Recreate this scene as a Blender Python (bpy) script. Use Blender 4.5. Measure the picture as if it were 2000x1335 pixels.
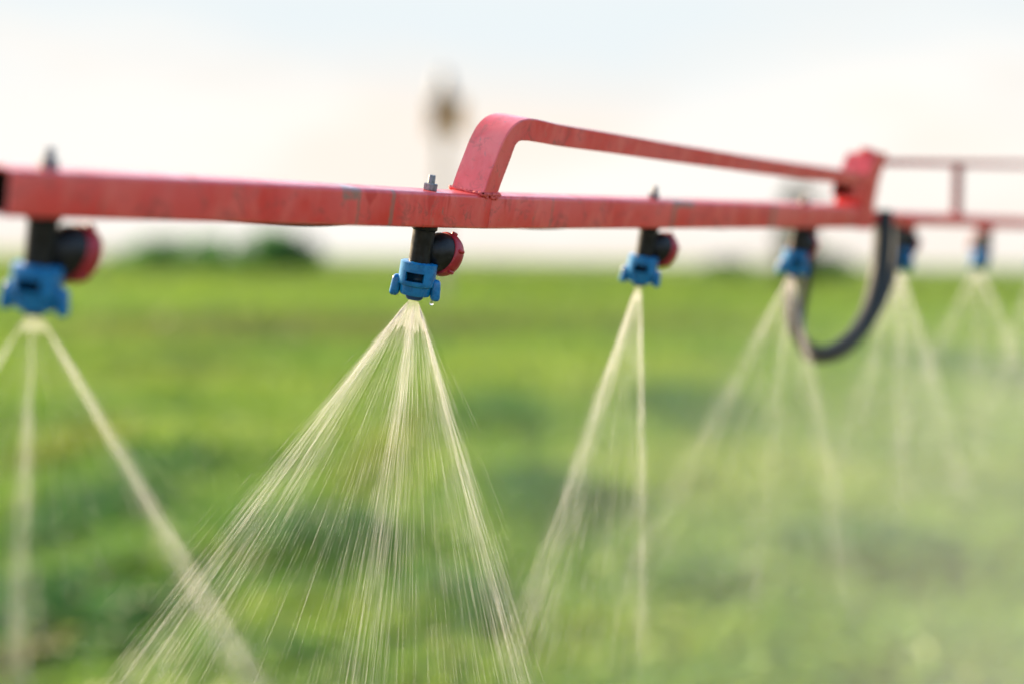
import bpy, bmesh, math, random
import numpy as np
from mathutils import Vector, Matrix

for o in list(bpy.data.objects):
    bpy.data.objects.remove(o, do_unlink=True)
scene = bpy.context.scene
COL = scene.collection
R = math.radians
random.seed(7)
RNG = np.random.default_rng(11)

# ------------------------------------------------------------------ camera
CAM_H = 2.5
PITCH, ROLL = R(3.36), R(0.95)
FPX = 2777.8                                  # 50 mm lens on a 36 mm sensor, in photo pixels
C0 = Vector((0, 0, CAM_H))
fwd = Vector((0, math.cos(PITCH), -math.sin(PITCH)))
up0 = Vector((0, math.sin(PITCH), math.cos(PITCH)))
rt0 = Vector((1, 0, 0))
rgt = rt0 * math.cos(ROLL) + up0 * math.sin(ROLL)
upc = -rt0 * math.sin(ROLL) + up0 * math.cos(ROLL)
cam_d = bpy.data.cameras.new('camera')
cam = bpy.data.objects.new('camera', cam_d)
COL.objects.link(cam)
M = Matrix((rgt, upc, -fwd)).transposed().to_4x4()
M.translation = C0
cam.matrix_world = M
cam_d.lens = 50
cam_d.sensor_width = 36
cam_d.clip_start = 0.05
cam_d.clip_end = 6000
cam_d.dof.use_dof = True
cam_d.dof.focus_distance = 1.63
cam_d.dof.aperture_fstop = 1.15
scene.camera = cam

# ------------------------------------------------------------------ sky and sun
SUN_AZ, SUN_EL = R(-49), R(20)                # azimuth from +Y, negative is to the left
world = bpy.data.worlds.new('World')
scene.world = world
world.use_nodes = True
wn, wl = world.node_tree.nodes, world.node_tree.links
wn.clear()
w_out = wn.new('ShaderNodeOutputWorld')
w_bg = wn.new('ShaderNodeBackground')
w_bg.inputs['Strength'].default_value = 0.15
w_sky = wn.new('ShaderNodeTexSky')
w_sky.sky_type = 'NISHITA'
w_sky.sun_disc = False
w_sky.sun_elevation = SUN_EL
w_sky.sun_rotation = SUN_AZ
w_sky.air_density = 1.0
w_sky.dust_density = 2.0
w_sky.ozone_density = 1.5
w_tc = wn.new('ShaderNodeTexCoord')
w_map = wn.new('ShaderNodeMapping')
w_map.inputs['Scale'].default_value = (1.0, 1.0, 3.2)
w_noise = wn.new('ShaderNodeTexNoise')
w_noise.inputs['Scale'].default_value = 2.6
w_noise.inputs['Detail'].default_value = 5
w_noise.inputs['Roughness'].default_value = 0.5
w_sep = wn.new('ShaderNodeSeparateXYZ')
w_low = wn.new('ShaderNodeMapRange')          # cloud cover thickens towards the horizon
w_low.inputs['From Min'].default_value = 0.0
w_low.inputs['From Max'].default_value = 0.42
w_low.inputs['To Min'].default_value = 1.0
w_low.inputs['To Max'].default_value = 0.0
w_add = wn.new('ShaderNodeMath'); w_add.operation = 'ADD'
w_ramp = wn.new('ShaderNodeMapRange')
w_ramp.interpolation_type = 'SMOOTHSTEP'
w_ramp.inputs['From Min'].default_value = 0.62
w_ramp.inputs['From Max'].default_value = 1.02
w_cc = wn.new('ShaderNodeMix'); w_cc.data_type = 'RGBA'     # cloud: creamy low down, whiter above
w_el = wn.new('ShaderNodeMapRange')
w_el.inputs['From Min'].default_value = 0.09
w_el.inputs['From Max'].default_value = 0.17
w_pk = wn.new('ShaderNodeMix'); w_pk.data_type = 'RGBA'   # low cloud: white with pinkish cream breaks
w_pk.inputs['A'].default_value = (1.98, 1.80, 1.62, 1)
w_pk.inputs['B'].default_value = (2.06, 1.96, 1.84, 1)
w_cc.inputs['A'].default_value = (1.98, 1.83, 1.66, 1)
w_cc.inputs['B'].default_value = (1.64, 1.77, 1.82, 1)
w_mix = wn.new('ShaderNodeMix'); w_mix.data_type = 'RGBA'
wl.new(w_tc.outputs['Generated'], w_map.inputs['Vector'])
wl.new(w_map.outputs['Vector'], w_noise.inputs['Vector'])
wl.new(w_tc.outputs['Generated'], w_sep.inputs[0])
wl.new(w_sep.outputs['Z'], w_low.inputs['Value'])
w_el2 = wn.new('ShaderNodeMath'); w_el2.operation = 'MULTIPLY_ADD'
w_el2.inputs[1].default_value = 0.16
w_n2 = wn.new('ShaderNodeTexNoise')
w_n2.inputs['Scale'].default_value = 3.0
w_n2.inputs['Detail'].default_value = 3
wl.new(w_map.outputs['Vector'], w_n2.inputs['Vector'])
wl.new(w_n2.outputs['Fac'], w_el2.inputs[0])
w_zo = wn.new('ShaderNodeMath'); w_zo.operation = 'SUBTRACT'; w_zo.inputs[1].default_value = 0.08
wl.new(w_sep.outputs['Z'], w_zo.inputs[0])
wl.new(w_zo.outputs[0], w_el2.inputs[2])
wl.new(w_el2.outputs[0], w_el.inputs['Value'])
w_n3 = wn.new('ShaderNodeTexNoise')
w_n3.inputs['Scale'].default_value = 4.5
w_n3.inputs['Detail'].default_value = 4
w_map3 = wn.new('ShaderNodeMapping')
w_map3.inputs['Scale'].default_value = (1.0, 1.0, 4.0)
w_map3.inputs['Location'].default_value = (3.1, 0.4, 0.0)
wl.new(w_tc.outputs['Generated'], w_map3.inputs['Vector'])
wl.new(w_map3.outputs['Vector'], w_n3.inputs['Vector'])
w_r3 = wn.new('ShaderNodeMapRange'); w_r3.interpolation_type = 'SMOOTHSTEP'
w_r3.inputs['From Min'].default_value = 0.38
w_r3.inputs['From Max'].default_value = 0.60
wl.new(w_n3.outputs['Fac'], w_r3.inputs['Value'])
wl.new(w_r3.outputs['Result'], w_pk.inputs['Factor'])
wl.new(w_pk.outputs['Result'], w_cc.inputs['A'])
wl.new(w_noise.outputs['Fac'], w_add.inputs[0])
wl.new(w_low.outputs['Result'], w_add.inputs[1])
wl.new(w_add.outputs[0], w_ramp.inputs['Value'])
wl.new(w_el.outputs['Result'], w_cc.inputs['Factor'])
wl.new(w_ramp.outputs['Result'], w_mix.inputs['Factor'])
wl.new(w_sky.outputs['Color'], w_mix.inputs['A'])
wl.new(w_cc.outputs['Result'], w_mix.inputs['B'])
wl.new(w_mix.outputs['Result'], w_bg.inputs['Color'])
wl.new(w_bg.outputs['Background'], w_out.inputs['Surface'])

sun_d = bpy.data.lights.new('sun', 'SUN')
sun_d.energy = 4.0
sun_d.angle = R(2.0)
sun_d.color = (1.0, 0.75, 0.46)
sun = bpy.data.objects.new('sun', sun_d)
COL.objects.link(sun)
to_sun = Vector((math.sin(SUN_AZ) * math.cos(SUN_EL), math.cos(SUN_AZ) * math.cos(SUN_EL), math.sin(SUN_EL)))
sun.rotation_euler = to_sun.to_track_quat('Z', 'Y').to_euler()
sun.location = to_sun * 40

vs = scene.view_settings
vs.view_transform = 'Standard'
vs.look = 'None'
vs.gamma = 1
vs.exposure = 1.8
vs.use_curve_mapping = False
scene.render.engine = 'CYCLES'
cy = scene.cycles
cy.use_denoising = True
cy.max_bounces = 6
cy.diffuse_bounces = 3
cy.glossy_bounces = 3
cy.transmission_bounces = 4
cy.transparent_max_bounces = 24
cy.volume_bounces = 1
cy.caustics_reflective = False
cy.caustics_refractive = False
cy.sample_clamp_indirect = 4


# ------------------------------------------------------------------ helpers
def P(px, py, d):
    """Where the camera solve puts the photo point (px, py) at depth d metres."""
    return C0 + (fwd + rgt * ((px - 1000) / FPX) - upc * ((py - 667.5) / FPX)) * d


def dep(px):
    """Depth of the boom line: nozzles half a metre apart recede towards x = 3000."""
    return 3425.0 / (3000.0 - px)


def ray(px, py):
    return (fwd + rgt * ((px - 1000) / FPX) - upc * ((py - 667.5) / FPX))


def ground_at(px, py, z=0.25):
    v = ray(px, py)
    t = (z - C0.z) / v.z
    return C0 + v * t


def link(name, me, mat=None, parent=None, mw=None):
    o = bpy.data.objects.new(name, me)
    COL.objects.link(o)
    if mat is not None:
        me.materials.append(mat)
    if parent is not None:
        o.parent = parent
    if mw is not None:
        o.matrix_local = mw
    return o


def tag(o, label, cat, group=None, kind=None):
    o['label'] = label
    if cat:
        o['category'] = cat
    if group:
        o['group'] = group
    if kind:
        o['kind'] = kind
    return o


def empty(name, mw):
    o = bpy.data.objects.new(name, None)
    COL.objects.link(o)
    o.empty_display_size = 0.05
    o.matrix_world = mw
    return o


def finish(bm, name, sharp=38):
    bmesh.ops.recalc_face_normals(bm, faces=bm.faces)
    for f in bm.faces:
        f.smooth = True
    a = R(sharp)
    for e in bm.edges:
        if len(e.link_faces) == 2 and e.calc_face_angle(0) > a:
            e.smooth = False
    me = bpy.data.meshes.new(name)
    bm.to_mesh(me)
    bm.free()
    return me


def frame(x, y, z, t=(0, 0, 0)):
    m = Matrix((x, y, z)).transposed().to_4x4()
    m.translation = t
    return m


def lathe(bm, prof, seg=40, mw=Matrix(), cap0=False, cap1=False, hole=None):
    """Revolve (radius, height) pairs about local z; hole(angle, row) drops faces."""
    rings = []
    for r, z in prof:
        rings.append([bm.verts.new(mw @ Vector((r * math.cos(2 * math.pi * i / seg), r * math.sin(2 * math.pi * i / seg), z))) for i in range(seg)])
    for k in range(len(rings) - 1):
        for i in range(seg):
            j = (i + 1) % seg
            if hole and hole(2 * math.pi * (i + .5) / seg, k):
                continue
            bm.faces.new((rings[k][i], rings[k][j], rings[k + 1][j], rings[k + 1][i]))
    if cap0:
        bm.faces.new(rings[0][::-1])
    if cap1:
        bm.faces.new(rings[-1])
    return rings


def rrect(w, h, r, n=4):
    """Rounded rectangle outline in the y-z plane."""
    out = []
    for cx, cy_, a0 in ((w / 2 - r, h / 2 - r, 0), (-w / 2 + r, h / 2 - r, 90), (-w / 2 + r, -h / 2 + r, 180), (w / 2 - r, -h / 2 + r, 270)):
        for i in range(n + 1):
            a = R(a0 + 90 * i / n)
            out.append((cx + r * math.cos(a), cy_ + r * math.sin(a)))
    return out


def hollow_tube(bm, length, w, h, wall=.003, r=.005, mw=Matrix(), nseg=24):
    """Rectangular tube along local x from 0, open at x = 0."""
    po = rrect(w, h, r)
    pi_ = rrect(w - 2 * wall, h - 2 * wall, max(r - wall, .001))
    n = len(po)
    xs = [length * k / nseg for k in range(nseg + 1)]
    O = [[bm.verts.new(mw @ Vector((x, a, b))) for a, b in po] for x in xs]
    I = [[bm.verts.new(mw @ Vector((x, a, b))) for a, b in pi_] for x in (0, length * .98)]
    for k in range(nseg):
        for i in range(n):
            j = (i + 1) % n
            bm.faces.new((O[k][i], O[k][j], O[k + 1][j], O[k + 1][i]))
    for i in range(n):
        j = (i + 1) % n
        bm.faces.new((I[0][j], I[0][i], I[1][i], I[1][j])).material_index = 1
        bm.faces.new((O[0][j], O[0][i], I[0][i], I[0][j]))
    bm.faces.new(I[1]).material_index = 1
    bm.faces.new(O[-1])


def sweep(bm, pts, prof_fn, side, cap=True):
    """Sweep a profile (list of (side, out) pairs) along pts lying in a plane with normal 'side'."""
    rings = []
    n = len(pts)
    for i, p in enumerate(pts):
        t = (pts[min(i + 1, n - 1)] - pts[max(i - 1, 0)]).normalized()
        out = t.cross(side).normalized()
        rings.append([bm.verts.new(p + side * a + out * b) for a, b in prof_fn(i / (n - 1))])
    m = len(rings[0])
    for k in range(n - 1):
        for i in range(m):
            j = (i + 1) % m
            bm.faces.new((rings[k][i], rings[k][j], rings[k + 1][j], rings[k + 1][i]))
    if cap:
        bm.faces.new(rings[0][::-1])
        bm.faces.new(rings[-1])


def catmull(pts, per=8):
    out = []
    q = [pts[0] * 2 - pts[1]] + list(pts) + [pts[-1] * 2 - pts[-2]]
    for i in range(1, len(q) - 2):
        a, b, c, d = q[i - 1], q[i], q[i + 1], q[i + 2]
        for k in range(per):
            t = k / per
            out.append(.5 * ((2 * b) + (c - a) * t + (2 * a - 5 * b + 4 * c - d) * t * t + (3 * b - a - 3 * c + d) * t ** 3))
    out.append(pts[-1].copy())
    return out


def pipe(bm, pts, rad, seg=14, cap=True):
    """Round tube along points with parallel-transported rings; rad is a number or a function of 0..1."""
    n = len(pts)
    t0 = (pts[1] - pts[0]).normalized()
    nrm = t0.orthogonal().normalized()
    rings = []
    for i, p in enumerate(pts):
        t = (pts[min(i + 1, n - 1)] - pts[max(i - 1, 0)]).normalized()
        nrm = (nrm - t * nrm.dot(t)).normalized()
        b = t.cross(nrm)
        r = rad(i / (n - 1)) if callable(rad) else rad
        rings.append([bm.verts.new(p + (nrm * math.cos(2 * math.pi * k / seg) + b * math.sin(2 * math.pi * k / seg)) * r) for k in range(seg)])
    for k in range(n - 1):
        for i in range(seg):
            j = (i + 1) % seg
            bm.faces.new((rings[k][i], rings[k][j], rings[k + 1][j], rings[k + 1][i]))
    if cap:
        bm.faces.new(rings[0][::-1])
        bm.faces.new(rings[-1])


def rbox(bm, size, mw=Matrix(), bev=.002, seg=3):
    r = bmesh.ops.create_cube(bm, size=1)
    vs_ = r['verts']
    for v in vs_:
        v.co = Vector((v.co.x * size[0], v.co.y * size[1], v.co.z * size[2]))
    es = list({e for v in vs_ for e in v.link_edges})
    g = bmesh.ops.bevel(bm, geom=es, offset=bev, segments=seg, affect='EDGES', profile=.5)
    for v in {v for f in g['faces'] for v in f.verts} | {v for v in vs_ if v.is_valid}:
        v.co = mw @ v.co


# ------------------------------------------------------------------ materials
def new_mat(name):
    m = bpy.data.materials.new(name)
    m.use_nodes = True
    nt = m.node_tree
    return m, nt.nodes, nt.links, nt.nodes['Principled BSDF']


def noise(nn, ll, vec, scale, detail=4, rough=.55, dist=0.):
    t = nn.new('ShaderNodeTexNoise')
    t.inputs['Scale'].default_value = scale
    t.inputs['Detail'].default_value = detail
    t.inputs['Roughness'].default_value = rough
    t.inputs['Distortion'].default_value = dist
    ll.new(vec, t.inputs['Vector'])
    return t.outputs['Fac']


def mrange(nn, ll, val, a, b, c=0., d=1., smooth=True):
    t = nn.new('ShaderNodeMapRange')
    if smooth:
        t.interpolation_type = 'SMOOTHSTEP'
    t.inputs['From Min'].default_value = a
    t.inputs['From Max'].default_value = b
    t.inputs['To Min'].default_value = c
    t.inputs['To Max'].default_value = d
    ll.new(val, t.inputs['Value'])
    return t.outputs['Result']


def mixc(nn, ll, fac, a, b):
    t = nn.new('ShaderNodeMix')
    t.data_type = 'RGBA'
    for k, v in (('A', a), ('B', b)):
        if isinstance(v, tuple):
            t.inputs[k].default_value = (*v, 1)
        else:
            ll.new(v, t.inputs[k])
    ll.new(fac, t.inputs['Factor'])
    return t.outputs['Result']


def math_(nn, ll, op, a, b=None):
    t = nn.new('ShaderNodeMath')
    t.operation = op
    for i, v in enumerate((a, b)):
        if v is None:
            continue
        if isinstance(v, (int, float)):
            t.inputs[i].default_value = v
        else:
            ll.new(v, t.inputs[i])
    return t.outputs[0]


def paint_mat(name, stripes=(), drips=(), chips=(), base=(.76, .034, .030), chalk=(.84, .14, .115)):
    """Weathered red paint; stripes, drips and chips are worn marks given along the tube's own x axis (metres)."""
    m, nn, ll, b = new_mat(name)
    tc = nn.new('ShaderNodeTexCoord')
    mp = nn.new('ShaderNodeMapping')
    mp.inputs['Scale'].default_value = (1, 1, .42)
    ll.new(tc.outputs['Object'], mp.inputs['Vector'])
    n1 = noise(nn, ll, mp.outputs[0], 26, 5, .6, .4)
    n2 = noise(nn, ll, tc.outputs['Object'], 9, 3)
    n3 = noise(nn, ll, tc.outputs['Object'], 240, 3, .6)
    n4 = noise(nn, ll, mp.outputs[0], 95, 4, .65, .6)
    c = mixc(nn, ll, mrange(nn, ll, n1, .38, .74), base, chalk)
    c = mixc(nn, ll, mrange(nn, ll, n2, .45, .7, 0, .65), c, (.80, .11, .10))
    c = mixc(nn, ll, mrange(nn, ll, n4, .62, .72, 0, .5), c, (.55, .17, .13))
    c = mixc(nn, ll, mrange(nn, ll, n3, .66, .74, 0, .5), c, (.22, .12, .09))
    n5 = noise(nn, ll, tc.outputs['Object'], 42, 6, .7, .8)
    c = mixc(nn, ll, mrange(nn, ll, n5, .52, .68, 0, .72), c, (.42, .070, .052))
    n6 = noise(nn, ll, mp.outputs[0], 120, 5, .6, .2)
    c = mixc(nn, ll, mrange(nn, ll, n6, .64, .72, 0, .6), c, (.30, .15, .11))
    sep = nn.new('ShaderNodeSeparateXYZ')
    ll.new(tc.outputs['Object'], sep.inputs[0])
    X, Z = sep.outputs['X'], sep.outputs['Z']
    wob = math_(nn, ll, 'MULTIPLY', math_(nn, ll, 'SUBTRACT', n4, .5), .010)
    Xw = math_(nn, ll, 'ADD', X, wob)
    for x0, w in stripes:                              # rubbed to grey metal by a clamp
        d = math_(nn, ll, 'ABSOLUTE', math_(nn, ll, 'SUBTRACT', Xw, x0))
        f = mrange(nn, ll, d, w, w * .45, 0, .82)
        f = math_(nn, ll, 'MULTIPLY', f, mrange(nn, ll, n4, .30, .55, .45, 1))
        c = mixc(nn, ll, f, c, (.30, .14, .10))
    for x0, w, z0 in chips:                            # chipped along the top edge
        d = math_(nn, ll, 'ABSOLUTE', math_(nn, ll, 'SUBTRACT', Xw, x0))
        f = math_(nn, ll, 'MULTIPLY', mrange(nn, ll, d, w, w * .7), mrange(nn, ll, Z, z0, z0 + .004))
        c = mixc(nn, ll, math_(nn, ll, 'MULTIPLY', f, mrange(nn, ll, n4, .38, .5)), c, (.32, .15, .11))
    Xd = math_(nn, ll, 'ADD', X, math_(nn, ll, 'MULTIPLY', math_(nn, ll, 'SUBTRACT', n1, .5), .012))
    for x0, w, ln in drips:                            # runs of fresher, glossier red
        zz = mrange(nn, ll, Z, .019 - ln, .016, .0, 1)
        d = math_(nn, ll, 'ABSOLUTE', math_(nn, ll, 'SUBTRACT', Xd, x0))
        k = math_(nn, ll, 'SUBTRACT', math_(nn, ll, 'MULTIPLY', zz, w), d)
        f = mrange(nn, ll, k, -.0022, .0024, 0, .8)
        c = mixc(nn, ll, math_(nn, ll, 'MULTIPLY', f, mrange(nn, ll, Z, .0195 - ln, .0225 - ln)), c, (.62, .012, .010))
    ll.new(c, b.inputs['Base Color'])
    ll.new(mrange(nn, ll, n5, .3, .7, .30, .60), b.inputs['Roughness'])
    bp = nn.new('ShaderNodeBump')
    bp.inputs['Strength'].default_value = .25
    bp.inputs['Distance'].default_value = .0008
    ll.new(math_(nn, ll, 'ADD', n4, math_(nn, ll, 'MULTIPLY', n3, .5)), bp.inputs['Height'])
    ll.new(bp.outputs[0], b.inputs['Normal'])
    b.inputs['Specular IOR Level'].default_value = .6
    b.inputs['Coat Weight'].default_value = .35
    b.inputs['Coat Roughness'].default_value = .22
    return m


def plain_mat(name, col, rough=.5, var=.25, scale=60, metal=0., spec=.5, col2=None, bump=.1):
    m, nn, ll, b = new_mat(name)
    tc = nn.new('ShaderNodeTexCoord')
    n = noise(nn, ll, tc.outputs['Object'], scale, 4, .6)
    c2 = col2 or tuple(min(1, x * (1 + var) + .01 * var) for x in col)
    c1 = tuple(x * (1 - var) for x in col)
    ll.new(mixc(nn, ll, mrange(nn, ll, n, .35, .68), c1, c2), b.inputs['Base Color'])
    ll.new(mrange(nn, ll, n, .3, .7, rough * .85, min(1, rough * 1.2)), b.inputs['Roughness'])
    b.inputs['Metallic'].default_value = metal
    b.inputs['Specular IOR Level'].default_value = spec
    bp = nn.new('ShaderNodeBump')
    bp.inputs['Strength'].default_value = bump
    bp.inputs['Distance'].default_value = .0006
    ll.new(n, bp.inputs['Height'])
    ll.new(bp.outputs[0], b.inputs['Normal'])
    return m


M_BLACK = plain_mat('black_plastic', (.009, .010, .010), .40, .3, 120, col2=(.018, .020, .019), spec=.3)
M_BLUE = plain_mat('blue_plastic', (.0, .150, .38), .27, .12, 70, col2=(.006, .205, .46))
M_REDCAP = plain_mat('red_plastic', (.40, .022, .03), .38, .2, 90)
M_STEEL = plain_mat('zinc_bolt', (.24, .25, .25), .62, .3, 300, metal=.35)
M_RUBBER = plain_mat('hose_rubber', (.020, .026, .024), .62, .3, 80, spec=.3)
M_OLIVE = plain_mat('dull_rail', (.55, .13, .10), .8, .35, 40, spec=.15)
M_GREYPAINT = plain_mat('grey_green_post', (.34, .10, .08), .8, .3, 40, spec=.2)
M_BRIGHTRED = paint_mat('red_paint_far')
M_INSIDE = plain_mat('dark_tube_inside', (.030, .018, .013), .9, .4, 60, spec=.1)  # inner walls of the open tubes, coloured nearly black


def water_mat(name, alpha):
    m = bpy.data.materials.new(name)
    m.use_nodes = True
    nn, ll = m.node_tree.nodes, m.node_tree.links
    nn.clear()
    out = nn.new('ShaderNodeOutputMaterial')
    dif = nn.new('ShaderNodeBsdfDiffuse'); dif.inputs['Color'].default_value = (.88, .88, .86, 1)
    tr = nn.new('ShaderNodeBsdfTranslucent'); tr.inputs['Color'].default_value = (.92, .92, .88, 1)
    mx = nn.new('ShaderNodeMixShader'); mx.inputs[0].default_value = .55
    ll.new(dif.outputs[0], mx.inputs[1]); ll.new(tr.outputs[0], mx.inputs[2])
    tp = nn.new('ShaderNodeBsdfTransparent')
    m2 = nn.new('ShaderNodeMixShader'); m2.inputs[0].default_value = alpha
    ll.new(tp.outputs[0], m2.inputs[1]); ll.new(mx.outputs[0], m2.inputs[2])
    ll.new(m2.outputs[0], out.inputs['Surface'])
    return m


M_STREAK = water_mat('aerated_water', .175)
M_SHEET = water_mat('thin_water_sheet', .12)


def leaf_mat(name):
    m = bpy.data.materials.new(name)
    m.use_nodes = True
    nn, ll = m.node_tree.nodes, m.node_tree.links
    nn.clear()
    out = nn.new('ShaderNodeOutputMaterial')
    at = nn.new('ShaderNodeAttribute'); at.attribute_name = 'leaf_colour'
    tc = nn.new('ShaderNodeTexCoord')
    n = noise(nn, ll, tc.outputs['Object'], 30, 2)
    hs = nn.new('ShaderNodeHueSaturation')
    ll.new(at.outputs['Color'], hs.inputs['Color'])
    ll.new(mrange(nn, ll, n, .3, .7, .85, 1.15), hs.inputs['Value'])
    dif = nn.new('ShaderNodeBsdfDiffuse')
    tr = nn.new('ShaderNodeBsdfTranslucent')
    gl = nn.new('ShaderNodeBsdfGlossy'); gl.inputs['Roughness'].default_value = .45
    ll.new(hs.outputs[0], dif.inputs[0]); ll.new(hs.outputs[0], tr.inputs[0])
    mx = nn.new('ShaderNodeMixShader'); mx.inputs[0].default_value = .42
    ll.new(dif.outputs[0], mx.inputs[1]); ll.new(tr.outputs[0], mx.inputs[2])
    m2 = nn.new('ShaderNodeMixShader'); m2.inputs[0].default_value = .03
    ll.new(mx.outputs[0], m2.inputs[1]); ll.new(gl.outputs[0], m2.inputs[2])
    ll.new(m2.outputs[0], out.inputs['Surface'])
    return m


M_LEAF = leaf_mat('leaf')
M_BARK = plain_mat('bark', (.07, .055, .04), .85, .4, 8)

# ------------------------------------------------------------------ ground
M_GROUND, gn, gl_, gb = new_mat('field_ground')
g_tc = gn.new('ShaderNodeTexCoord')
g_mp = gn.new('ShaderNodeMapping'); g_mp.inputs['Scale'].default_value = (.35, 1, 1)
gl_.new(g_tc.outputs['Object'], g_mp.inputs['Vector'])
g1 = noise(gn, gl_, g_mp.outputs[0], .05, 4)
g2 = noise(gn, gl_, g_tc.outputs['Object'], .6, 5)
g3 = noise(gn, gl_, g_tc.outputs['Object'], 9, 4)
gsep = gn.new('ShaderNodeSeparateXYZ'); gl_.new(g_tc.outputs['Object'], gsep.inputs[0])
gc = mixc(gn, gl_, mrange(gn, gl_, g2, .35, .68), (.110, .180, .021), (.155, .215, .025))
gc = mixc(gn, gl_, mrange(gn, gl_, g1, .42, .62), gc, (.10, .155, .03))
soil = mixc(gn, gl_, mrange(gn, gl_, g3, .35, .65), (.085, .085, .035), (.13, .13, .05))
near = mrange(gn, gl_, gsep.outputs['Y'], 45, 90)
gc = mixc(gn, gl_, near, soil, gc)
gl_.new(gc, gb.inputs['Base Color'])
gb.inputs['Roughness'].default_value = .95
gb.inputs['Specular IOR Level'].default_value = .1
gbp = gn.new('ShaderNodeBump'); gbp.inputs['Distance'].default_value = .05; gbp.inputs['Strength'].default_value = .6
gl_.new(g3, gbp.inputs['Height']); gl_.new(gbp.outputs[0], gb.inputs['Normal'])

bm = bmesh.new()
ys = [-40, -10, 0, 4, 8, 12, 16, 20, 26, 34, 45, 60, 80, 110, 160, 240, 400, 800, 2000, 5000]
xs = [-5000, -1500, -500, -200, -100, -60, -40, -25, -15, -8, -4, 0, 4, 8, 15, 25, 40, 60, 100, 200, 500, 1500, 5000]
gv = [[bm.verts.new((x, y, random.uniform(-.03, .01))) for x in xs] for y in ys]
for j in range(len(ys) - 1):
    for i in range(len(xs) - 1):
        bm.faces.new((gv[j][i], gv[j][i + 1], gv[j + 1][i + 1], gv[j + 1][i]))
g_o = link('ground', finish(bm, 'ground', 180), M_GROUND)
tag(g_o, 'flat green field running to the horizon under the boom', None, kind='structure')


# ------------------------------------------------------------------ crop
def vnoise(x, y, scale, seed):
    r = np.random.default_rng(seed)
    T = r.random((128, 128))
    u, v = x / scale + 57.3, y / scale + 31.7
    i, j = np.floor(u).astype(int), np.floor(v).astype(int)
    fu, fv = u - i, v - j
    fu, fv = fu * fu * (3 - 2 * fu), fv * fv * (3 - 2 * fv)
    i0, i1, j0, j1 = i % 128, (i + 1) % 128, j % 128, (j + 1) % 128
    return (T[i0, j0] * (1 - fu) + T[i1, j0] * fu) * (1 - fv) + (T[i0, j1] * (1 - fu) + T[i1, j1] * fu) * fv


def leaf_mesh(name, cen, dirv, size, width, col):
    """One mesh of folded leaf blades: base, left, right, tip."""
    n = len(cen)
    dirv = dirv / np.linalg.norm(dirv, axis=1, keepdims=True)
    upv = np.tile([0., 0, 1.], (n, 1)) + RNG.normal(0, .25, (n, 3))
    side = np.cross(dirv, upv)
    side /= np.linalg.norm(side, axis=1, keepdims=True) + 1e-9
    nor = np.cross(side, dirv)
    s, w = size[:, None], width[:, None]
    base = cen - dirv * s * .5
    tip = cen + dirv * s * .5 - nor * s * .12
    lf = cen + side * w * .5 + nor * s * .08
    rg = cen - side * w * .5 + nor * s * .08
    V = np.stack([base, lf, tip, rg], 1).reshape(-1, 3)
    k = np.arange(n)[:, None] * 4
    F = np.concatenate([k + [0, 2, 1], k + [0, 3, 2]], 1).reshape(-1)
    me = bpy.data.meshes.new(name)
    me.vertices.add(len(V)); me.vertices.foreach_set('co', V.astype(np.float32).ravel())
    me.loops.add(len(F)); me.loops.foreach_set('vertex_index', F.astype(np.int32))
    me.polygons.add(len(F) // 3)
    me.polygons.foreach_set('loop_start', np.arange(0, len(F), 3, dtype=np.int32))
    me.update(calc_edges=True)
    at = me.attributes.new('leaf_colour', 'FLOAT_COLOR', 'POINT')
    c4 = np.concatenate([np.repeat(col, 4, 0), np.ones((n * 4, 1))], 1)
    at.data.foreach_set('color', c4.astype(np.float32).ravel())
    me.validate()
    return me


LUSH = np.array([.190, .335, .044])
LIGHT = np.array([.272, .395, .052])
DARK = np.array([.080, .205, .042])
DRY = np.array([.175, .205, .056])
YELLOW = np.array([.24, .29, .035])

# patches seen in the photo: photo point, radius in photo pixels (x, y), species, weight
PATCH = [
    (1350, 800, 110, 60, 'dark', 1), (980, 810, 90, 45, 'dark', .9), (1060, 985, 110, 55, 'dark', 1),
    (870, 1190, 120, 60, 'dark', 1), (600, 1070, 170, 55, 'dark', .9), (330, 905, 110, 45, 'dark', .8),
    (180, 1010, 120, 60, 'dark', 1), (1880, 720, 120, 45, 'dark', .8), (110, 1220, 200, 110, 'dark', 1),
    (1700, 1080, 160, 60, 'dark', .8), (1350, 1130, 120, 40, 'dark', .6), (500, 1290, 150, 50, 'dark', .5),
    (420, 850, 380, 45, 'light', .9), (1150, 720, 330, 45, 'light', .9), (760, 930, 130, 100, 'light', .9),
    (600, 1210, 240, 55, 'light', .9), (1420, 920, 330, 60, 'light', .9), (1000, 1290, 260, 50, 'light', .7),
    (1250, 1240, 260, 60, 'light', .8), (1300, 640, 900, 14, 'light', .5), (560, 565, 700, 18, 'light', .7),
    (1500, 580, 600, 18, 'light', .7), (330, 1120, 160, 55, 'lush', .8),
    (500, 640, 520, 34, 'dry', .75), (1150, 628, 420, 26, 'dry', .55), (350, 720, 220, 22, 'dry', .5),
    (40, 1290, 60, 60, 'dry', 1), (115, 880, 60, 60, 'yellow', .7), (745, 900, 40, 120, 'yellow', .6),
]
SPEC = {'dark': DARK, 'light': LIGHT, 'dry': DRY, 'yellow': YELLOW, 'lush': LUSH}


def project(x, y, z):
    v = np.stack([x - C0.x, y - C0.y, z - C0.z], 1)
    d = v @ np.array(fwd)
    return 1000 + FPX * (v @ np.array(rgt)) / d, 667.5 - FPX * (v @ np.array(upc)) / d


PGROUND = []
for (px, py, rx, ry, sp, wgt) in PATCH:              # each patch becomes an ellipse on the field itself
    c = ground_at(px, py)
    a = ground_at(px + rx, py)
    y0, y1 = ground_at(px, py + ry), ground_at(px, max(py - ry, 545))
    PGROUND.append((c.x, .5 * (y0.y + y1.y), abs(a.x - c.x), .5 * abs(y1.y - y0.y), sp, wgt))


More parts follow.
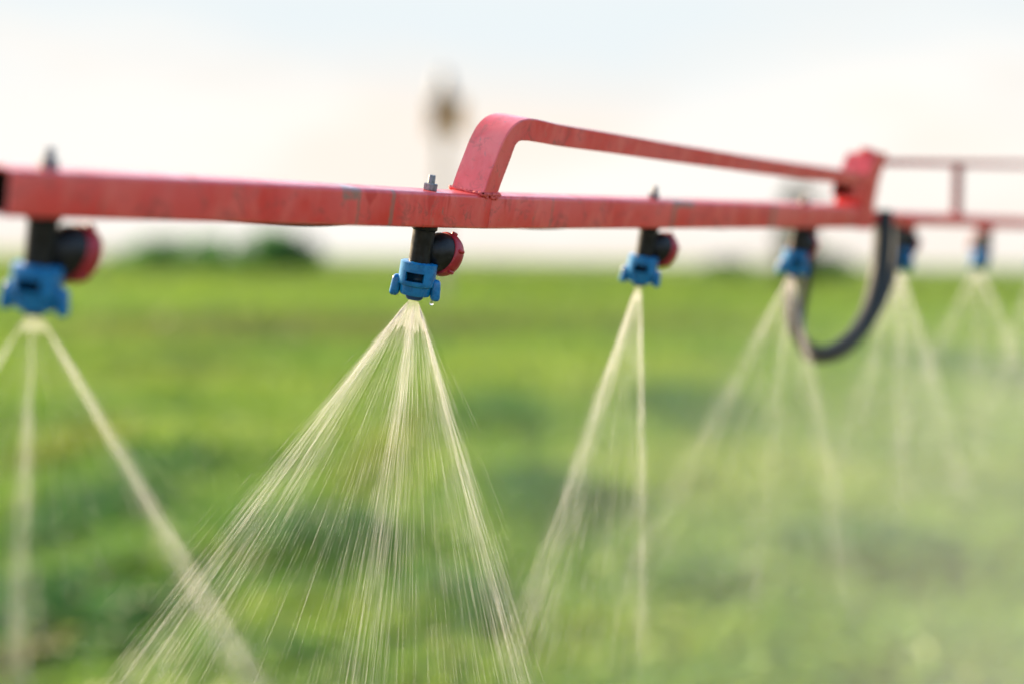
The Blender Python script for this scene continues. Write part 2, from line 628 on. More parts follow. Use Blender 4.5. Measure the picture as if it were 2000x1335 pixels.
def crop_zone(y0, y1, n_plants, leaves, leaf_size, height, seed):
    r = np.random.default_rng(seed)
    u = r.random(n_plants)
    y = np.sqrt(y0 * y0 + u * (y1 * y1 - y0 * y0))
    x = (r.random(n_plants) * 2 - 1) * (.43 * y + 1.0)
    a = vnoise(x, y, 1.7, 3) * .6 + vnoise(x, y, .6, 4) * .4
    b = vnoise(x * .5, y, 4.5, 5)
    col = LUSH[None] + (LIGHT - LUSH)[None] * np.clip((b - .4) * 2, 0, 1)[:, None]
    col = col + (DARK - col) * (np.clip((a - .56) * 2.5, 0, .4))[:, None]
    hh = height * (.75 + .5 * vnoise(x, y, 1.1, 6))
    for cx, cy_, rx, ry, sp, wgt in PGROUND:
        q = ((x - cx) / rx) ** 2 + ((y - cy_) / ry) ** 2 + .5 * (vnoise(x, y, .5 * rx + .1, 9) - .5)
        f = np.clip(1.35 - q, 0, 1)[:, None] * wgt
        f = f * f * (3 - 2 * f)
        col = col + (SPEC[sp] - col) * f
        hh = hh * (1 + (.35 if sp in ('dark', 'yellow') else 0) * f[:, 0])
    keep = np.ones(n_plants, bool)
    n = len(x)
    cen = np.repeat(np.stack([x, y, np.zeros(n)], 1), leaves, 0)
    h = np.repeat(hh, leaves)
    m = n * leaves
    t = r.random(m) ** .6
    ang = r.random(m) * 2 * np.pi
    rad = leaf_size * (.4 + 1.3 * r.random(m)) * (1.25 - .6 * t)
    cen += np.stack([np.cos(ang) * rad, np.sin(ang) * rad, t * h], 1)
    d = np.stack([np.cos(ang), np.sin(ang), r.normal(.35, .5, m)], 1)
    size = leaf_size * (.7 + .6 * r.random(m))
    c = np.repeat(col, leaves, 0) * (.9 + .2 * r.random((m, 1)))
    return cen, d, size, size * (.5 + .25 * r.random(m)), c


zones = [crop_zone(5.2, 16, 9000, 18, .15, .30, 21), crop_zone(16, 36, 14000, 11, .24, .30, 22),
         crop_zone(36, 95, 10000, 8, .50, .30, 23), crop_zone(95, 280, 9000, 5, 1.3, .30, 24)]
zones[3] = zones[3][:4] + (zones[3][4] * .72,)       # leaf colours scaled down in the farthest zone
arr = [np.concatenate(z) for z in zip(*zones)]
o = link('crop_foliage', leaf_mesh('crop_foliage', *arr), M_LEAF)
tag(o, 'low leafy green crop covering the blurred field below the boom', 'crop', kind='stuff')


# ------------------------------------------------------------------ trees on the horizon
def tree(px, top, width_px, dist, label, shape='round', col=(.15, .34, .11), density=1.0, seed=1, group='trees on the horizon'):
    r = np.random.default_rng(seed)
    base = P(px, 520, dist)
    base.z = 0
    h = P(px, top, dist).z
    w = width_px / FPX * dist
    root = empty('horizon_tree', Matrix.Translation(base))
    tag(root, label, 'tree', group)
    bm = bmesh.new()
    trunk_top = h * (.45 if shape == 'round' else .9)
    pts = [Vector((r.normal(0, .03) * h * k / 4, 0, -.1 + trunk_top * k / 4)) for k in range(5)]
    pipe(bm, pts, lambda t: .05 * h * (1 - .75 * t) * (1 if shape == 'round' else .5), 8)
    for k in range(6):
        a = 2 * math.pi * k / 6 + r.random()
        s = pts[2] + (pts[3] - pts[2]) * r.random()
        e = s + Vector((math.cos(a) * w * .3, math.sin(a) * w * .3, h * .25))
        pipe(bm, [s, (s + e) / 2 + Vector((0, 0, h * .03)), e], lambda t: .014 * h * (1 - .6 * t), 6)
    link('trunk', finish(bm, 'trunk'), M_BARK, root)
    ncl = 26
    if shape == 'round':
        cc = np.stack([r.normal(0, .24, ncl) * w, r.normal(0, .24, ncl) * w, (.10 + .66 * r.random(ncl) ** .8) * h], 1)
        cc[:, :2] *= (1.15 - .5 * (cc[:, 2:] / h))
        cr = h * (.17 + .13 * r.random(ncl))
    else:
        cz = (.06 + .90 * r.random(ncl))
        cc = np.stack([r.normal(0, .26, ncl) * w * (1.1 - .75 * cz), r.normal(0, .26, ncl) * w * (1.1 - .75 * cz), cz * h], 1)
        cr = w * (.14 + .14 * r.random(ncl)) * (1.3 - .8 * cz)
    per = int(220 * density)
    m = ncl * per
    dv = r.normal(0, 1, (m, 3)); dv /= np.linalg.norm(dv, axis=1, keepdims=True)
    rr = np.repeat(cr, per) * r.random(m) ** .4
    cen = np.repeat(cc, per, 0) + dv * rr[:, None]
    cen[:, 2] = np.maximum(cen[:, 2], .12)
    size = np.full(m, .085 * h) * (.6 + .8 * r.random(m)) if shape == 'round' else np.full(m, .11 * w) * (.6 + .8 * r.random(m))
    c = np.array(col)[None] * np.repeat(.75 + .5 * r.random((ncl, 1)), per, 0) * (.8 + .4 * r.random((m, 1)))
    link('crown', leaf_mesh('crown', cen, dv + [0, 0, .3], size, size * .6, c), M_LEAF, root)


tree(318, 459, 190, 190, 'rounded blurred tree where the dark treeline begins, beside the open sky gap', seed=31)
tree(392, 457, 190, 205, 'broad blurred tree, second along the dark treeline below the red beam', seed=32)
tree(465, 466, 190, 215, 'lowest blurred tree in the dip of the treeline below the beam', seed=33)
tree(530, 445, 140, 200, 'dark blurred tree rising to the beam past the dip in the treeline', seed=34, col=(.125, .30, .09))
tree(578, 447, 80, 198, 'steep-sided dark tree ending the treeline, nearest the sharp blue nozzle', seed=35, col=(.125, .30, .09))
tree(1420, 499, 120, 230, 'small low bush on the horizon under the slack hose between two nozzles', seed=36, col=(.11, .24, .08))
tree(1556, 338, 84, 180, 'tall pale tree standing behind the beam near the end bracket', 'tall', density=1.3, seed=37, col=(.09, .14, .04))
tree(1618, 487, 90, 240, 'faint low tree on the horizon inside the hanging hose loop', seed=38, col=(.11, .24, .085))

# ------------------------------------------------------------------ lamp mast far behind the boom
M_MAST = plain_mat('mast_grey', (.45, .36, .28), .6, .2, 2)
M_LAMPDARK = plain_mat('lamp_housing', (.05, .045, .03), .5, .2, 4)
M_ORANGE, on_, ol_, ob_ = new_mat('orange_lens')
o_tc = on_.new('ShaderNodeTexCoord')
o_n = noise(on_, ol_, o_tc.outputs['Object'], 3, 2)
o_tr = on_.new('ShaderNodeBsdfTranslucent')
o_mx = on_.new('ShaderNodeMixShader'); o_mx.inputs[0].default_value = .17
o_c = mixc(on_, ol_, o_n, (.80, .46, .16), (.9, .55, .22))
ol_.new(o_c, ob_.inputs['Base Color']); ol_.new(o_c, o_tr.inputs['Color'])
ol_.new(ob_.outputs[0], o_mx.inputs[1]); ol_.new(o_tr.outputs[0], o_mx.inputs[2])
ol_.new(o_mx.outputs[0], on_['Material Output'].inputs['Surface'])
mast_d = 80.0
mb = P(861, 575, mast_d); mb.z = 0
mh = P(866, 165, mast_d).z
mast = empty('lamp_mast', Matrix.Translation(mb))
tag(mast, 'far blurred mast with a dark lamp head edged in orange, left of the arch', 'mast')
bm = bmesh.new(); pipe(bm, [Vector((0, 0, -.2)), Vector((0, 0, mh * .5)), Vector((0, 0, mh - 2.2))], lambda t: .30 - .06 * t, 12)
link('pole', finish(bm, 'pole'), M_MAST, mast)
bm = bmesh.new(); lathe(bm, [(.20, -.5), (.36, .0), (.50, .9), (.50, 1.7), (.34, 2.3), (.18, 2.9)], 16, Matrix.Translation((0, 0, mh - 2.3)), True, True)
link('lamp_head', finish(bm, 'lamp_head'), M_LAMPDARK, mast)
for sx, w in ((1, .80), (-1, .42)):
    bm = bmesh.new()
    rbox(bm, (w, .3, 2.1), Matrix.Translation((sx * (.40 + w / 2), .2, mh - 1.9)), .06)
    link('orange_panel', finish(bm, 'orange_panel'), M_ORANGE, mast)

# ------------------------------------------------------------------ the boom
TILT = R(10.5)


def beam_frame(pa, pb):
    e = (pb - pa).normalized()
    hn = e.cross(Vector((0, 0, 1))).normalized()
    zp = hn.cross(e).normalized()
    up = zp * math.cos(TILT) + hn * math.sin(TILT)
    fn = hn * math.cos(TILT) - zp * math.sin(TILT)
    return e, up, fn


TW = .040
FA0, FB0, FB1 = P(20, 378.5, dep(20)), P(957, 416, dep(957)), P(1692, 426, dep(1692))
eA, uA, nA = beam_frame(FA0, FB0)
eB, uB, nB = beam_frame(FB0, FB1)
A0, AB0, B1 = FA0 - nA * TW / 2, FB0 - nA * TW / 2, FB1 - nB * TW / 2
LA, LB = (AB0 - A0).length, (B1 - AB0).length


def s_on(px, p0, e, d=None):
    """Distance along a beam line at which the photo column px is met."""
    lo, hi = -.5, 6.
    for _ in range(60):
        m = (lo + hi) / 2
        v = p0 + e * m - C0
        x = 1000 + FPX * v.dot(rgt) / v.dot(fwd)
        lo, hi = (m, hi) if x < px else (lo, m)
    return lo


def on_plane(px, py, off=0., seg='B'):
    """Photo point on the plane of a beam's front face, moved back by off."""
    p0, n = (FB0, nB) if seg == 'B' else (FA0, nA)
    v = ray(px, py)
    p0 = p0 - n * off
    return C0 + v * ((p0 - C0).dot(n) / v.dot(n))


boom = empty('sprayer_boom', Matrix.Translation(A0))
tag(boom, 'weathered red square-tube spray boom with a welded arch, in front', 'spray boom')
inv_boom = Matrix.Translation(A0).inverted()

sA = lambda px: s_on(px, FA0, eA)
sB = lambda px: s_on(px, FB0, eB)
M_PA = paint_mat('red_paint_near_beam',
                 stripes=[(sA(766), .0045), (sA(700), .0022)],
                 chips=[(sA(684), .016, .006)],
                 drips=[(sA(838), .0062, .026), (sA(722), .0095, .020), (sA(875), .0022, .030)])
M_PB = paint_mat('red_paint_far_beam', stripes=[(sB(1316), .008), (sB(1510), .010), (sB(1078), .0016)],
                 chips=[(sB(1335), .035, .010)], drips=[(sB(985), .003, .022), (sB(1190), .004, .03)])
M_PARCH = paint_mat('red_paint_arch')

bm = bmesh.new(); hollow_tube(bm, LA - .0005, TW, TW)
link('near_beam', finish(bm, 'near_beam', 14), M_PA, boom, inv_boom @ frame(eA, -nA, uA, A0)).data.materials.append(M_INSIDE)
bm = bmesh.new(); hollow_tube(bm, LB, TW, TW, nseg=24)
link('far_beam', finish(bm, 'far_beam', 14), M_PB, boom, inv_boom @ frame(eB, -nB, uB, AB0)).data.materials.append(M_INSIDE)

# weld seam between the two beams and round the foot of the arch
M_WELD = plain_mat('painted_weld', (.66, .045, .042), .6, .3, 300, col2=(.78, .14, .12), bump=.5)

# arch
arch_px = [(957, 384), (968, 352), (981, 318), (993, 287), (1003, 268), (1016, 257), (1034, 254), (1060, 258), (1100, 266), (1200, 281), (1300, 297), (1400, 312), (1500, 327), (1600, 340), (1690, 352)]
arch_c = [on_plane(x, y) - nB * .0238 for x, y in arch_px]
arch_s = catmull(arch_c, 6)
SIDE = nB
bm = bmesh.new()


def arch_prof(t):
    k = .0265 if t < .45 else .0270 - .0030 * min(1, (t - .45) / .4)
    if .18 < t < .42:                                  # slightly crushed on the inside of the bend
        k -= .003 * math.sin((t - .18) / .24 * math.pi)
    fr_c = [(a, b) for a, b in rrect(.0480, k, .0016, 2) if a > 0]      # rounded front corners, square back ones
    return fr_c[:3] + [(-.024, k / 2), (-.024, -k / 2)] + fr_c[3:]


sweep(bm, [p - A0 for p in arch_s], arch_prof, SIDE)
link('arch', finish(bm, 'arch', 14), M_PARCH, boom)

foot = arch_s[1]
bm = bmesh.new()
rr_ = random.Random(5)
loop = []
for k in range(121):
    a = k / 120 * 2 * math.pi
    q = foot - uB * .0010 + SIDE * (.0243 * max(-1, min(1, 1.6 * math.cos(a)))) + eB * (.0163 * max(-1, min(1, 1.6 * math.sin(a))))
    loop.append(q - A0 + uB * rr_.uniform(-.0005, .0005))
wr = [rr_.uniform(.0014, .0030) for _ in range(40)]
pipe(bm, loop, lambda t: wr[int(t * 39.99) % 40] * .6 + wr[(int(t * 39.99) + 1) % 40] * .4, 9, False)
for k in range(9):
    q = foot + SIDE * (.0225 + rr_.uniform(-.001, .0015)) + eB * rr_.uniform(-.014, .014) - uB * rr_.uniform(.001, .006)
    bmesh.ops.create_icosphere(bm, subdivisions=2, radius=rr_.uniform(.0022, .0036), matrix=Matrix.Translation(q - A0))
link('weld_bead', finish(bm, 'weld_bead', 180), M_WELD, boom)
# end bracket where the folding section hinges on
br_px = [(1713, 297), (1735, 300), (1717, 350), (1709, 392), (1705, 449), (1682, 449), (1686, 392), (1694, 350)]
bm = bmesh.new()
fr = [on_plane(x, y, -.003) - A0 for x, y in br_px]
bk = [p - nB * .056 for p in fr]
bk[0] -= uB * .010; bk[1] -= uB * .010
fv, bv = [bm.verts.new(p) for p in fr], [bm.verts.new(p) for p in bk]
bm.faces.new(fv); bm.faces.new(bv[::-1])
for i in range(len(fv)):
    j = (i + 1) % len(fv)
    bm.faces.new((fv[j], fv[i], bv[i], bv[j]))
bmesh.ops.bevel(bm, geom=list(bm.edges), offset=.0018, segments=2, affect='EDGES')
link('end_plate', finish(bm, 'end_plate', 14), M_PARCH, boom)
bm = bmesh.new()
rbox(bm, (.022, .020, .012), frame(eB, -nB, uB, on_plane(1712, 299) - nB * .018 - A0), .002)
link('plate_lug', finish(bm, 'plate_lug', 40), M_PARCH, boom)
bm = bmesh.new()
st = on_plane(1692, 376) - nB * .024 - eB * .046
hollow_tube(bm, .050, .044, .032, .004, .004, nseg=1)
so = link('hollow_stub', finish(bm, 'hollow_stub', 14), M_PARCH, boom, inv_boom @ frame(eB, -nB, uB, st))
so.data.materials.append(M_INSIDE)

# nozzle stations: photo column at the beam, which beam
STATION = [(90, 'A'), (835, 'A'), (1272, 'B'), (1568, 'B')]


def hexprism(bm, r, z0, z1, mw, seg=6, bev=.0006):
    lathe(bm, [(r * .92, z0), (r, z0 + bev), (r, z1 - bev), (r * .92, z1)], seg, mw, True, True)


origins = []
for px, sg in STATION:
    p0, e, u, n, c0 = (FA0, eA, uA, nA, A0) if sg == 'A' else (FB0, eB, uB, nB, AB0)
    s = s_on(px, c0, e)
    c = c0 + e * s
    fr_ = inv_boom @ frame(e, -n, u, c + u * TW / 2)
    bm = bmesh.new()
    hexprism(bm, .0082, 0, .0078, Matrix.Rotation(R(12 + 31 * s), 4, 'Z'))
    nut = link('nut', finish(bm, 'nut', 25), M_STEEL, boom, fr_)
    bm = bmesh.new()
    lathe(bm, [(.0041, .007), (.0041, .0165), (.0034, .0175)], 16, Matrix(), True, True)
    stud = link('stud', finish(bm, 'stud', 40), M_STEEL, boom, fr_)
    origins.append((c - u * TW / 2, u))

# ------------------------------------------------------------------ folding outer section
ext = empty('outer_boom_section', Matrix.Translation(FB1))
tag(ext, 'thin red-brown outer boom section of rails and posts past the bracket', 'spray boom')
X0 = FB1


def P_ext(px, py):
    return P(px, py, dep(px)) - nB * .02 - X0


bm = bmesh.new()
pr = rrect(.024, .024, .003, 2)
lowrail = [P_ext(x, y) for x, y in ((1700, 428), (1800, 431), (1900, 434), (2000, 438), (2120, 442), (2280, 446))]
sweep(bm, lowrail, lambda t: pr, nB)
link('lower_rail', finish(bm, 'lower_rail', 14), M_BRIGHTRED, ext)
bm = bmesh.new()
pipe(bm, [P_ext(x, y) for x, y in ((1720, 321), (1800, 321), (1900, 323), (2000, 324), (2120, 327), (2280, 330))], .0068, 10)
link('upper_rail', finish(bm, 'upper_rail'), M_OLIVE, ext)
for px in (1889, 2052, 2190):
    bm = bmesh.new()
    a, b = P_ext(px, 318), P_ext(px - 3, 430 + (px - 1889) * .035)
    sweep(bm, [a, a.lerp(b, .3), a.lerp(b, .6), b], lambda t: rrect(.018, .020, .003, 2), nB)
    link('post', finish(bm, 'post', 14), M_BRIGHTRED if px == 2190 else M_GREYPAINT, ext)
    bm = bmesh.new()
    rbox(bm, (.034, .026, .022), frame(eB, -nB, uB, b), .004)
    link('post_foot', finish(bm, 'post_foot', 40), M_BRIGHTRED, ext)
for px, y0, y1 in ((1792, 424, 449), (1942, 432, 456), (2058, 438, 462)):
    c = P_ext(px, (y0 + y1) / 2)
    bm = bmesh.new()
    rbox(bm, (.030, .030, (y1 - y0) / FPX * dep(px) + .004), frame(eB, -nB, uB, c), .003)
    link('nozzle_bracket', finish(bm, 'nozzle_bracket', 40), M_BRIGHTRED, ext)
    origins.append((P_ext(px, y1) + X0, uB))


# ------------------------------------------------------------------ nozzles
def nozzle_meshes():
    out = {}
    bm = bmesh.new()                                    # black stem
    lathe(bm, [(.0150, 0), (.0150, -.004), (.0128, -.006), (.0126, -.046)], 40, Matrix(), True, True)
    out['stem'] = finish(bm, 'stem')
    bm = bmesh.new()                                    # check valve: flares out of the stem along its own axis
    lathe(bm, [(.0095, 0), (.0100, .009), (.0150, .0120), (.0195, .0170), (.0222, .0240), (.0232, .0310), (.0232, .0350)], 40, Matrix(), True, True)
    out['check_valve'] = finish(bm, 'check_valve', 50)
    bm = bmesh.new()                                    # red screw cap with lugs
    lathe(bm, [(.0234, .0310), (.0246, .0314), (.0256, .0330), (.0258, .0410), (.0240, .0460), (.0190, .0488), (.0080, .0496)], 48, Matrix(), True, True)
    for k in range(6):
        a = 2 * math.pi * k / 6 + .2
        rbox(bm, (.0060, .0042, .0080), Matrix.Rotation(a, 4, 'Z') @ Matrix.Translation((.0258, 0, .0385)), .0014, 2)
    out['valve_cap'] = finish(bm, 'valve_cap', 45)
    bm = bmesh.new()                                    # blue bayonet cap: ring with a window, waist, ears
    rows = [(.0132, -.0420), (.0198, -.0424), (.0212, -.0432), (.0214, -.0535), (.0215, -.0640), (.0214, -.0672), (.0204, -.0690),
            (.0182, -.0697), (.0178, -.0780), (.0165, -.0806), (.0095, -.0815)]

    def hole(a, k):
        d = (math.degrees(a) - 262 + 180) % 360 - 180
        return k == 3 and abs(d) < 31
    lathe(bm, rows, 60, Matrix(), False, False, hole)
    geom = bm.faces[:]
    bmesh.ops.recalc_face_normals(bm, faces=geom)
    bmesh.ops.solidify(bm, geom=geom, thickness=.0028)
    out['nozzle_cap'] = finish(bm, 'nozzle_cap', 40)
    for nm, sx in (('ear', 1), ('ear2', -1)):
        bm = bmesh.new()
        rbox(bm, (.0115, .0125, .0250), Matrix.Translation((sx * .0218, 0, -.0722)), .0048, 4)
        for v in bm.verts:                              # flares outwards towards the foot
            f = (-.060 - v.co.z) / .025
            v.co.x += sx * .0022 * f
            v.co.y *= 1 + .15 * f
        out[nm] = finish(bm, 'ear', 60)
    bm = bmesh.new()
    lathe(bm, [(.0105, -.0805), (.0100, -.0840), (.0080, -.0862), (.0040, -.0856)], 32, Matrix(), True, True)
    out['spray_tip'] = finish(bm, 'spray_tip', 40)
    return out


NM = nozzle_meshes()
M_TIP = plain_mat('spray_tip_blue', (.0, .055, .22), .4, .2, 90)
for k, mt in (('stem', M_BLACK), ('check_valve', M_BLACK), ('valve_cap', M_REDCAP), ('nozzle_cap', M_BLUE), ('ear', M_BLUE), ('ear2', M_BLUE), ('spray_tip', M_TIP)):
    NM[k].materials.append(mt)
NLAB = [
    'very blurred blue-capped nozzle with red valve cap under the open beam end',
    'sharp blue-capped nozzle with red valve cap hanging left of the arch',
    'slightly blurred blue-capped nozzle under the middle of the arch',
    'blurred blue-capped nozzle hanging beside the hose loop, before the end bracket',
    'small blurred blue-capped nozzle just past the hose loop on the thin rail',
    'smallest full blurred nozzle with blue cap below the thin outer rail',
    'blurred blue-capped nozzle at the frame edge beyond the last post',
]
NYAW = [4, 0, -4, 12, 20, 34, 25]
tips = []
for i, (org, u) in enumerate(origins):
    x = (Vector((1, 0, 0)) - u * u.x).normalized()
    y = u.cross(x)
    root = empty('spray_nozzle', frame(x, y, u, org) @ Matrix.Rotation(R(NYAW[i]), 4, 'Z'))
    tag(root, NLAB[i], 'nozzle', 'nozzles along the boom')
    for nm in ('stem', 'nozzle_cap', 'spray_tip'):
        link(nm, NM[nm], None, root)
    cap = [c for c in root.children if c.name.startswith('nozzle_cap')]
    cap = root.children[1] if not cap else cap[0]
    link('ear', NM['ear'], None, cap)
    link('ear', NM['ear2'], None, cap)
    v = Vector((.66, .70, -.27)).normalized()
    vx = (Vector((0, 0, 1)) - v * v.z).normalized()
    vm = frame(vx, v.cross(vx), v, (0, 0, -.0225))
    link('check_valve', NM['check_valve'], None, root, vm)
    link('valve_cap', NM['valve_cap'], None, root, vm)
    tips.append(org - u * .0855)

# a drop hanging from the sharp nozzle's ear
M_DROP, dn, dl, db = new_mat('water_drop')
db.inputs['Transmission Weight'].default_value = 1
db.inputs['IOR'].default_value = 1.33
db.inputs['Roughness'].default_value = .02
bm = bmesh.new()
lathe(bm, [(.0004, .0030), (.0012, .0022), (.0021, .0008), (.0024, -.0006), (.0018, -.0020), (.0006, -.0027)], 16, Matrix(), True, True)
org, u = origins[1]
x1 = (Vector((1, 0, 0)) - u * u.x).normalized()
dp = link('water_drop', finish(bm, 'water_drop', 180), M_DROP, None, Matrix.Translation(org - u * .0872 + x1 * .0205))
tag(dp, 'bright water drop hanging from the ear of the sharp blue nozzle', 'drop')

# ------------------------------------------------------------------ hoses
bm = bmesh.new()
hp = [(60, 392), (250, 408), (450, 424), (590, 433), (700, 428), (800, 414), (900, 420), (990, 436), (1075, 440), (1160, 432), (1250, 420), (1320, 430), (1400, 440), (1470, 434), (1560, 424), (1640, 424)]
pts = [on_plane(x, y, .0475, 'A' if x < 957 else 'B') for x, y in hp]
pipe(bm, catmull(pts, 7), .0058, 12)
o = link('slack_hose', finish(bm, 'slack_hose', 60), M_RUBBER)
tag(o, 'thin dark hose running behind the red beam and sagging below it', 'hose')

hl = [(1725, 415, 2.70), (1724, 470, 2.69), (1717, 540, 2.67), (1698, 610, 2.63), (1662, 662, 2.58), (1615, 688, 2.54), (1578, 678, 2.51), (1552, 640, 2.49), (1543, 595, 2.48), (1549, 545, 2.48), (1562, 495, 2.48), (1572, 430, 2.48)]
bm = bmesh.new()
pipe(bm, catmull([P(*h) for h in hl], 8), lambda t: .0185 if t < .25 else (.0185 - .0065 * min(1, (t - .25) / .25)), 16)
o = link('hose_loop', finish(bm, 'hose_loop', 60), M_RUBBER)
tag(o, 'thick black hose hanging in a deep loop below the end bracket', 'hose')
bm = bmesh.new()
pipe(bm, catmull([P(*h) for h in ((1752, 432, 2.80), (1752, 480, 2.79), (1742, 540, 2.77), (1722, 592, 2.73), (1694, 640, 2.70), (1655, 682, 2.66), (1612, 700, 2.62), (1574, 690, 2.58), (1562, 640, 2.55), (1572, 570, 2.54), (1585, 500, 2.53), (1588, 430, 2.53))], 8), .0085, 12)
o = link('hose_loop', finish(bm, 'hose_loop', 60), M_RUBBER)
tag(o, 'thinner dark hose half hidden right behind the thick hanging hose loop', 'hose')


# ------------------------------------------------------------------ sprays
def spray(i, left, right, streams, n, w, length, label, sheet=.05, fringe=.012, reach=.8, fall=2.0):
    """Flat fan of fast water: needle-shaped drops flying out of the tip between two edge targets."""
    r = np.random.default_rng(100 + i)
    o3 = tips[i]
    L = P(*left) - o3
    Rr = P(*right) - o3
    dL, dR = L.normalized(), Rr.normalized()
    nrm = dL.cross(dR).normalized()
    tot = math.acos(max(-1, min(1, dL.dot(dR))))
    ax = np.array(dL); ay = np.array(nrm.cross(dL)); nz = np.array(nrm)
    # angular positions: three strong streams plus the sheet between them
    wsum = sum(s[2] for s in streams)
    pick = r.random(n) * wsum
    ang = np.empty(n); k = 0; acc = 0.
    spread = np.empty(n)
    done = np.zeros(n, bool)
    for (f, sg, wt) in streams:
        sel = (~done) & (pick < acc + wt)
        m = sel.sum()
        ang[sel] = r.uniform(0, 1, m) if sg is None else f + r.normal(0, sg, m)
        done |= sel
        acc += wt
    stray = r.random(n) < .012
    ang = np.where(stray, r.uniform(-.14, 1.22, n), np.clip(ang, -.10, 1.12)) * tot
    rad = .004 + reach * r.random(n) ** fall
    lens = length * (.35 + 1.1 * r.random(n)) * (.7 + 1.2 * rad)
    # filaments bunch into finer threads
    thr = r.integers(0, 70, n) / 70. * tot
    ang = np.where(r.random(n) < .35, ang * .35 + .65 * (np.round(ang / tot * 60) / 60 * tot + .0008), ang)
    off = r.normal(0, fringe, n)
    d = np.cos(ang)[:, None] * ax + np.sin(ang)[:, None] * ay + off[:, None] * nz
    d += r.normal(0, .004, (n, 3))
    d /= np.linalg.norm(d, axis=1, keepdims=True)
    lens = np.minimum(lens, rad * 2.2 + .012)
    c0 = np.array(o3)
    drop = lambda q: np.stack([np.zeros(n), np.zeros(n), -.05 * q * q], 1)
    mid_dir = (dL + dR).normalized()
    slot = np.array(nrm.cross(mid_dir))                # the slit in the tip is a few millimetres wide
    c1 = c0 + slot[None] * ((ang / tot - .5) * .0085)[:, None]
    a = c1 + d * (rad)[:, None] + drop(rad)
    b = c1 + d * (rad + lens)[:, None] + drop(rad + lens)
    mid = (a * .45 + b * .55)
    view = mid - np.array(C0)
    s1 = np.cross(b - a, view); s1 /= np.linalg.norm(s1, axis=1, keepdims=True) + 1e-9
    s2 = np.cross(b - a, s1); s2 /= np.linalg.norm(s2, axis=1, keepdims=True) + 1e-9
    wd = (w * (.5 + 1.0 * r.random(n) ** 2))[:, None]
    p1 = mid + s1 * wd * .5
    p2 = mid - s1 * wd * .25 + s2 * wd * .43
    p3 = mid - s1 * wd * .25 - s2 * wd * .43
    V = np.stack([a, p1, p2, p3, b], 1).reshape(-1, 3) - c0
    kk = np.arange(n)[:, None] * 5
    F = np.concatenate([kk + t for t in ([0, 2, 1], [0, 3, 2], [0, 1, 3], [4, 1, 2], [4, 2, 3], [4, 3, 1])], 1).reshape(-1)
    me = bpy.data.meshes.new('droplet_streaks')
    me.vertices.add(len(V)); me.vertices.foreach_set('co', V.astype(np.float32).ravel())
    me.loops.add(len(F)); me.loops.foreach_set('vertex_index', F.astype(np.int32))
    me.polygons.add(len(F) // 3); me.polygons.foreach_set('loop_start', np.arange(0, len(F), 3, dtype=np.int32))
    me.update(calc_edges=True)
    me.polygons.foreach_set('use_smooth', np.ones(len(F) // 3, bool))
    root = empty('water_spray', Matrix.Translation(o3))
    tag(root, label, 'spray', 'fans of spray below the nozzles')
    st_ = link('droplet_streaks', me, M_STREAK, root)
    st_['kind'] = 'stuff'
    bm = bmesh.new()                                   # the unbroken sheet of water just below the tip
    na, nr = 22, 6
    for sgn in (1, -1):
        G = []
        for q in range(nr + 1):
            row = []
            for m in range(na + 1):
                t = tot * m / na
                rr2 = .001 + sheet * q / nr * (1 + .12 * math.sin(m * 2.7) + .10 * math.sin(m * 5.1 + i))
                dd = Vector(ax) * math.cos(t) + Vector(ay) * math.sin(t)
                row.append(bm.verts.new(Vector(slot) * ((m / na - .5) * .0085) + dd * rr2 + nrm * sgn * (.0004 + .0012 * (1 - q / nr))))
            G.append(row)
        for q in range(nr):
            for m in range(na):
                bm.faces.new((G[q][m], G[q][m + 1], G[q + 1][m + 1], G[q + 1][m]))
    link('liquid_sheet', finish(bm, 'liquid_sheet', 180), M_SHEET, root)


S3 = [(.03, .030, 1.3), (.10, .05, 1.0), (.53, .035, .8), (.58, .05, .6), (.955, .022, 1.0), (.93, .06, .7), (0, None, 2.4)]
spray(0, (-420, 1335, 1.10), (520, 1335, 1.26), [(.02, .022, 1), (.975, .022, 1.5), (.46, .026, .8), (0, None, .35)], 2600, .00031, .09, 'heavily blurred spray in thick pale streams below the nearest nozzle', .015, .008, .7, 1.3)
spray(1, (200, 1335, 1.52), (1050, 1335, 1.62), S3, 7000, .00026, .095, 'sharp fan of fine water streaks below the sharp blue nozzle', .035)
spray(2, (1065, 1060, 1.90), (1256, 1060, 2.06), [(.05, .05, 1.2), (.16, .08, .8), (.97, .035, 1.0), (0, None, 1.7)], 2300, .00035, .09, 'narrow spray of two pale streams below the nozzle under the arch', .02, .006, .46)
spray(3, (1345, 880, 2.33), (1650, 1040, 2.48), [(.05, .05, .8), (.53, .05, .6), (.96, .05, 1.0), (0, None, 1.8)], 2500, .00040, .09, 'blurred spray falling in front of the hanging hose loop', .02, .012, .50)
spray(4, (1665, 770, 2.75), (1850, 790, 2.90), [(.10, .08, 1), (.50, .06, .7), (.92, .06, 1.0), (0, None, 1.8)], 2300, .00046, .09, 'blurred spray just past the hose loop, below the thin rail', .02, .012, .42)
spray(5, (1800, 720, 3.15), (2020, 760, 3.30), [(.04, .05, 1.0), (.95, .06, 1.0), (.5, .06, .6), (0, None, 1.2)], 1700, .00048, .09, 'faint wide spray below the smallest nozzle near the frame edge', .02, .012, .40)
spray(6, (1950, 720, 3.60), (2180, 780, 3.75), [(.04, .05, 1.0), (.95, .06, 1.0), (0, None, 1.2)], 1400, .00050, .09, 'faint spray entering at the frame edge beyond the other sprays', .02, .012, .40)

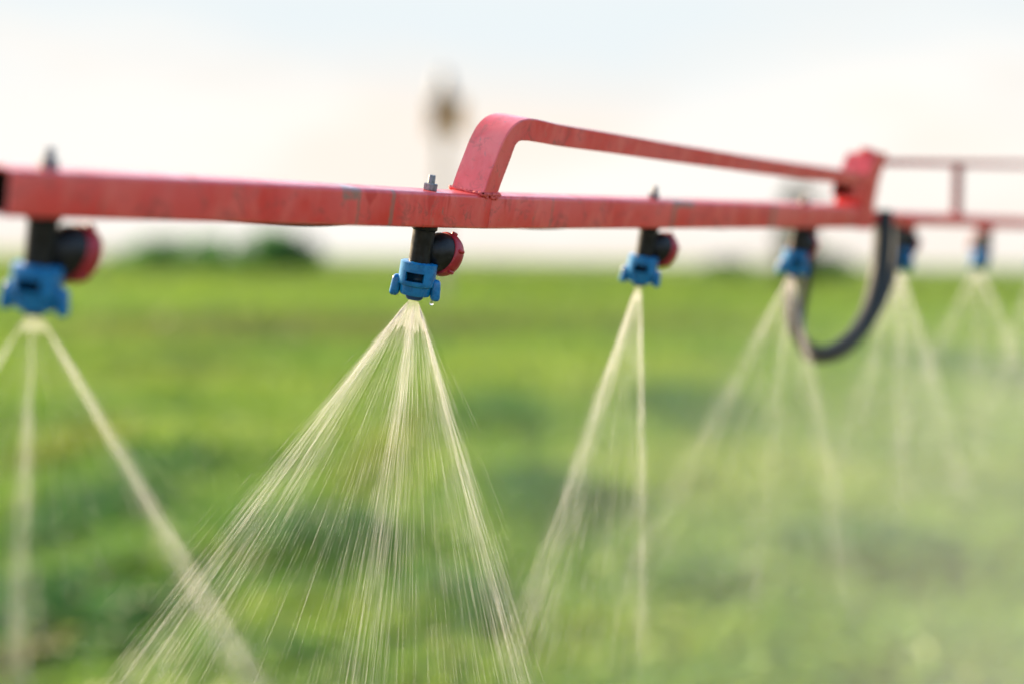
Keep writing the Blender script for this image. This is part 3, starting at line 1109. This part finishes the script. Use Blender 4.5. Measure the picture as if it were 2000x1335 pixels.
# ------------------------------------------------------------------ drifting mist below the far nozzles
mist_c = (origins[2][0] + (origins[6][0] - origins[2][0]) * 0.0)
eh = Vector((eB.x, eB.y, 0)).normalized()
nh = Vector((eh.y, -eh.x, 0))
MX, MY0, MZ = 6.5, .55, mist_c.z - .06
m_o = Vector((mist_c.x, mist_c.y, 0)) - eh * .95
bm = bmesh.new()
r = bmesh.ops.create_cube(bm, size=1)
for v in r['verts']:
    v.co = Vector(((v.co.x + .5) * MX, v.co.y * 2 * MY0, .06 + (v.co.z + .5) * (MZ - .06)))
mm = bpy.data.materials.new('spray_mist'); mm.use_nodes = True
nn, ll = mm.node_tree.nodes, mm.node_tree.links
nn.clear()
out = nn.new('ShaderNodeOutputMaterial')
pv = nn.new('ShaderNodeVolumePrincipled')
pv.inputs['Color'].default_value = (.93, .94, .92, 1)
pv.inputs['Anisotropy'].default_value = .35
tc = nn.new('ShaderNodeTexCoord')
sp = nn.new('ShaderNodeSeparateXYZ')
ll.new(tc.outputs['Object'], sp.inputs[0])
fx = mrange(nn, ll, sp.outputs['X'], .05, 1.8)
fxe = mrange(nn, ll, sp.outputs['X'], MX - .05, MX - 3.9)
fy = mrange(nn, ll, math_(nn, ll, 'ABSOLUTE', sp.outputs['Y']), MY0, .05)
fz = mrange(nn, ll, sp.outputs['Z'], MZ, MZ - .34)
nz_ = noise(nn, ll, tc.outputs['Object'], 2.4, 2)
dd = math_(nn, ll, 'MULTIPLY', math_(nn, ll, 'MULTIPLY', fx, fxe), math_(nn, ll, 'MULTIPLY', fy, fz))
dd = math_(nn, ll, 'MULTIPLY', dd, mrange(nn, ll, nz_, .3, .7, .7, 1.25))
dd = math_(nn, ll, 'MULTIPLY', dd, .085)
ll.new(dd, pv.inputs['Density'])
ll.new(pv.outputs[0], out.inputs['Volume'])
o = link('spray_mist', finish(bm, 'spray_mist', 10), mm, None, frame(eh, -nh, Vector((0, 0, 1)), m_o))
tag(o, 'pale drifting spray mist hanging below the far nozzles', 'mist', kind='stuff')
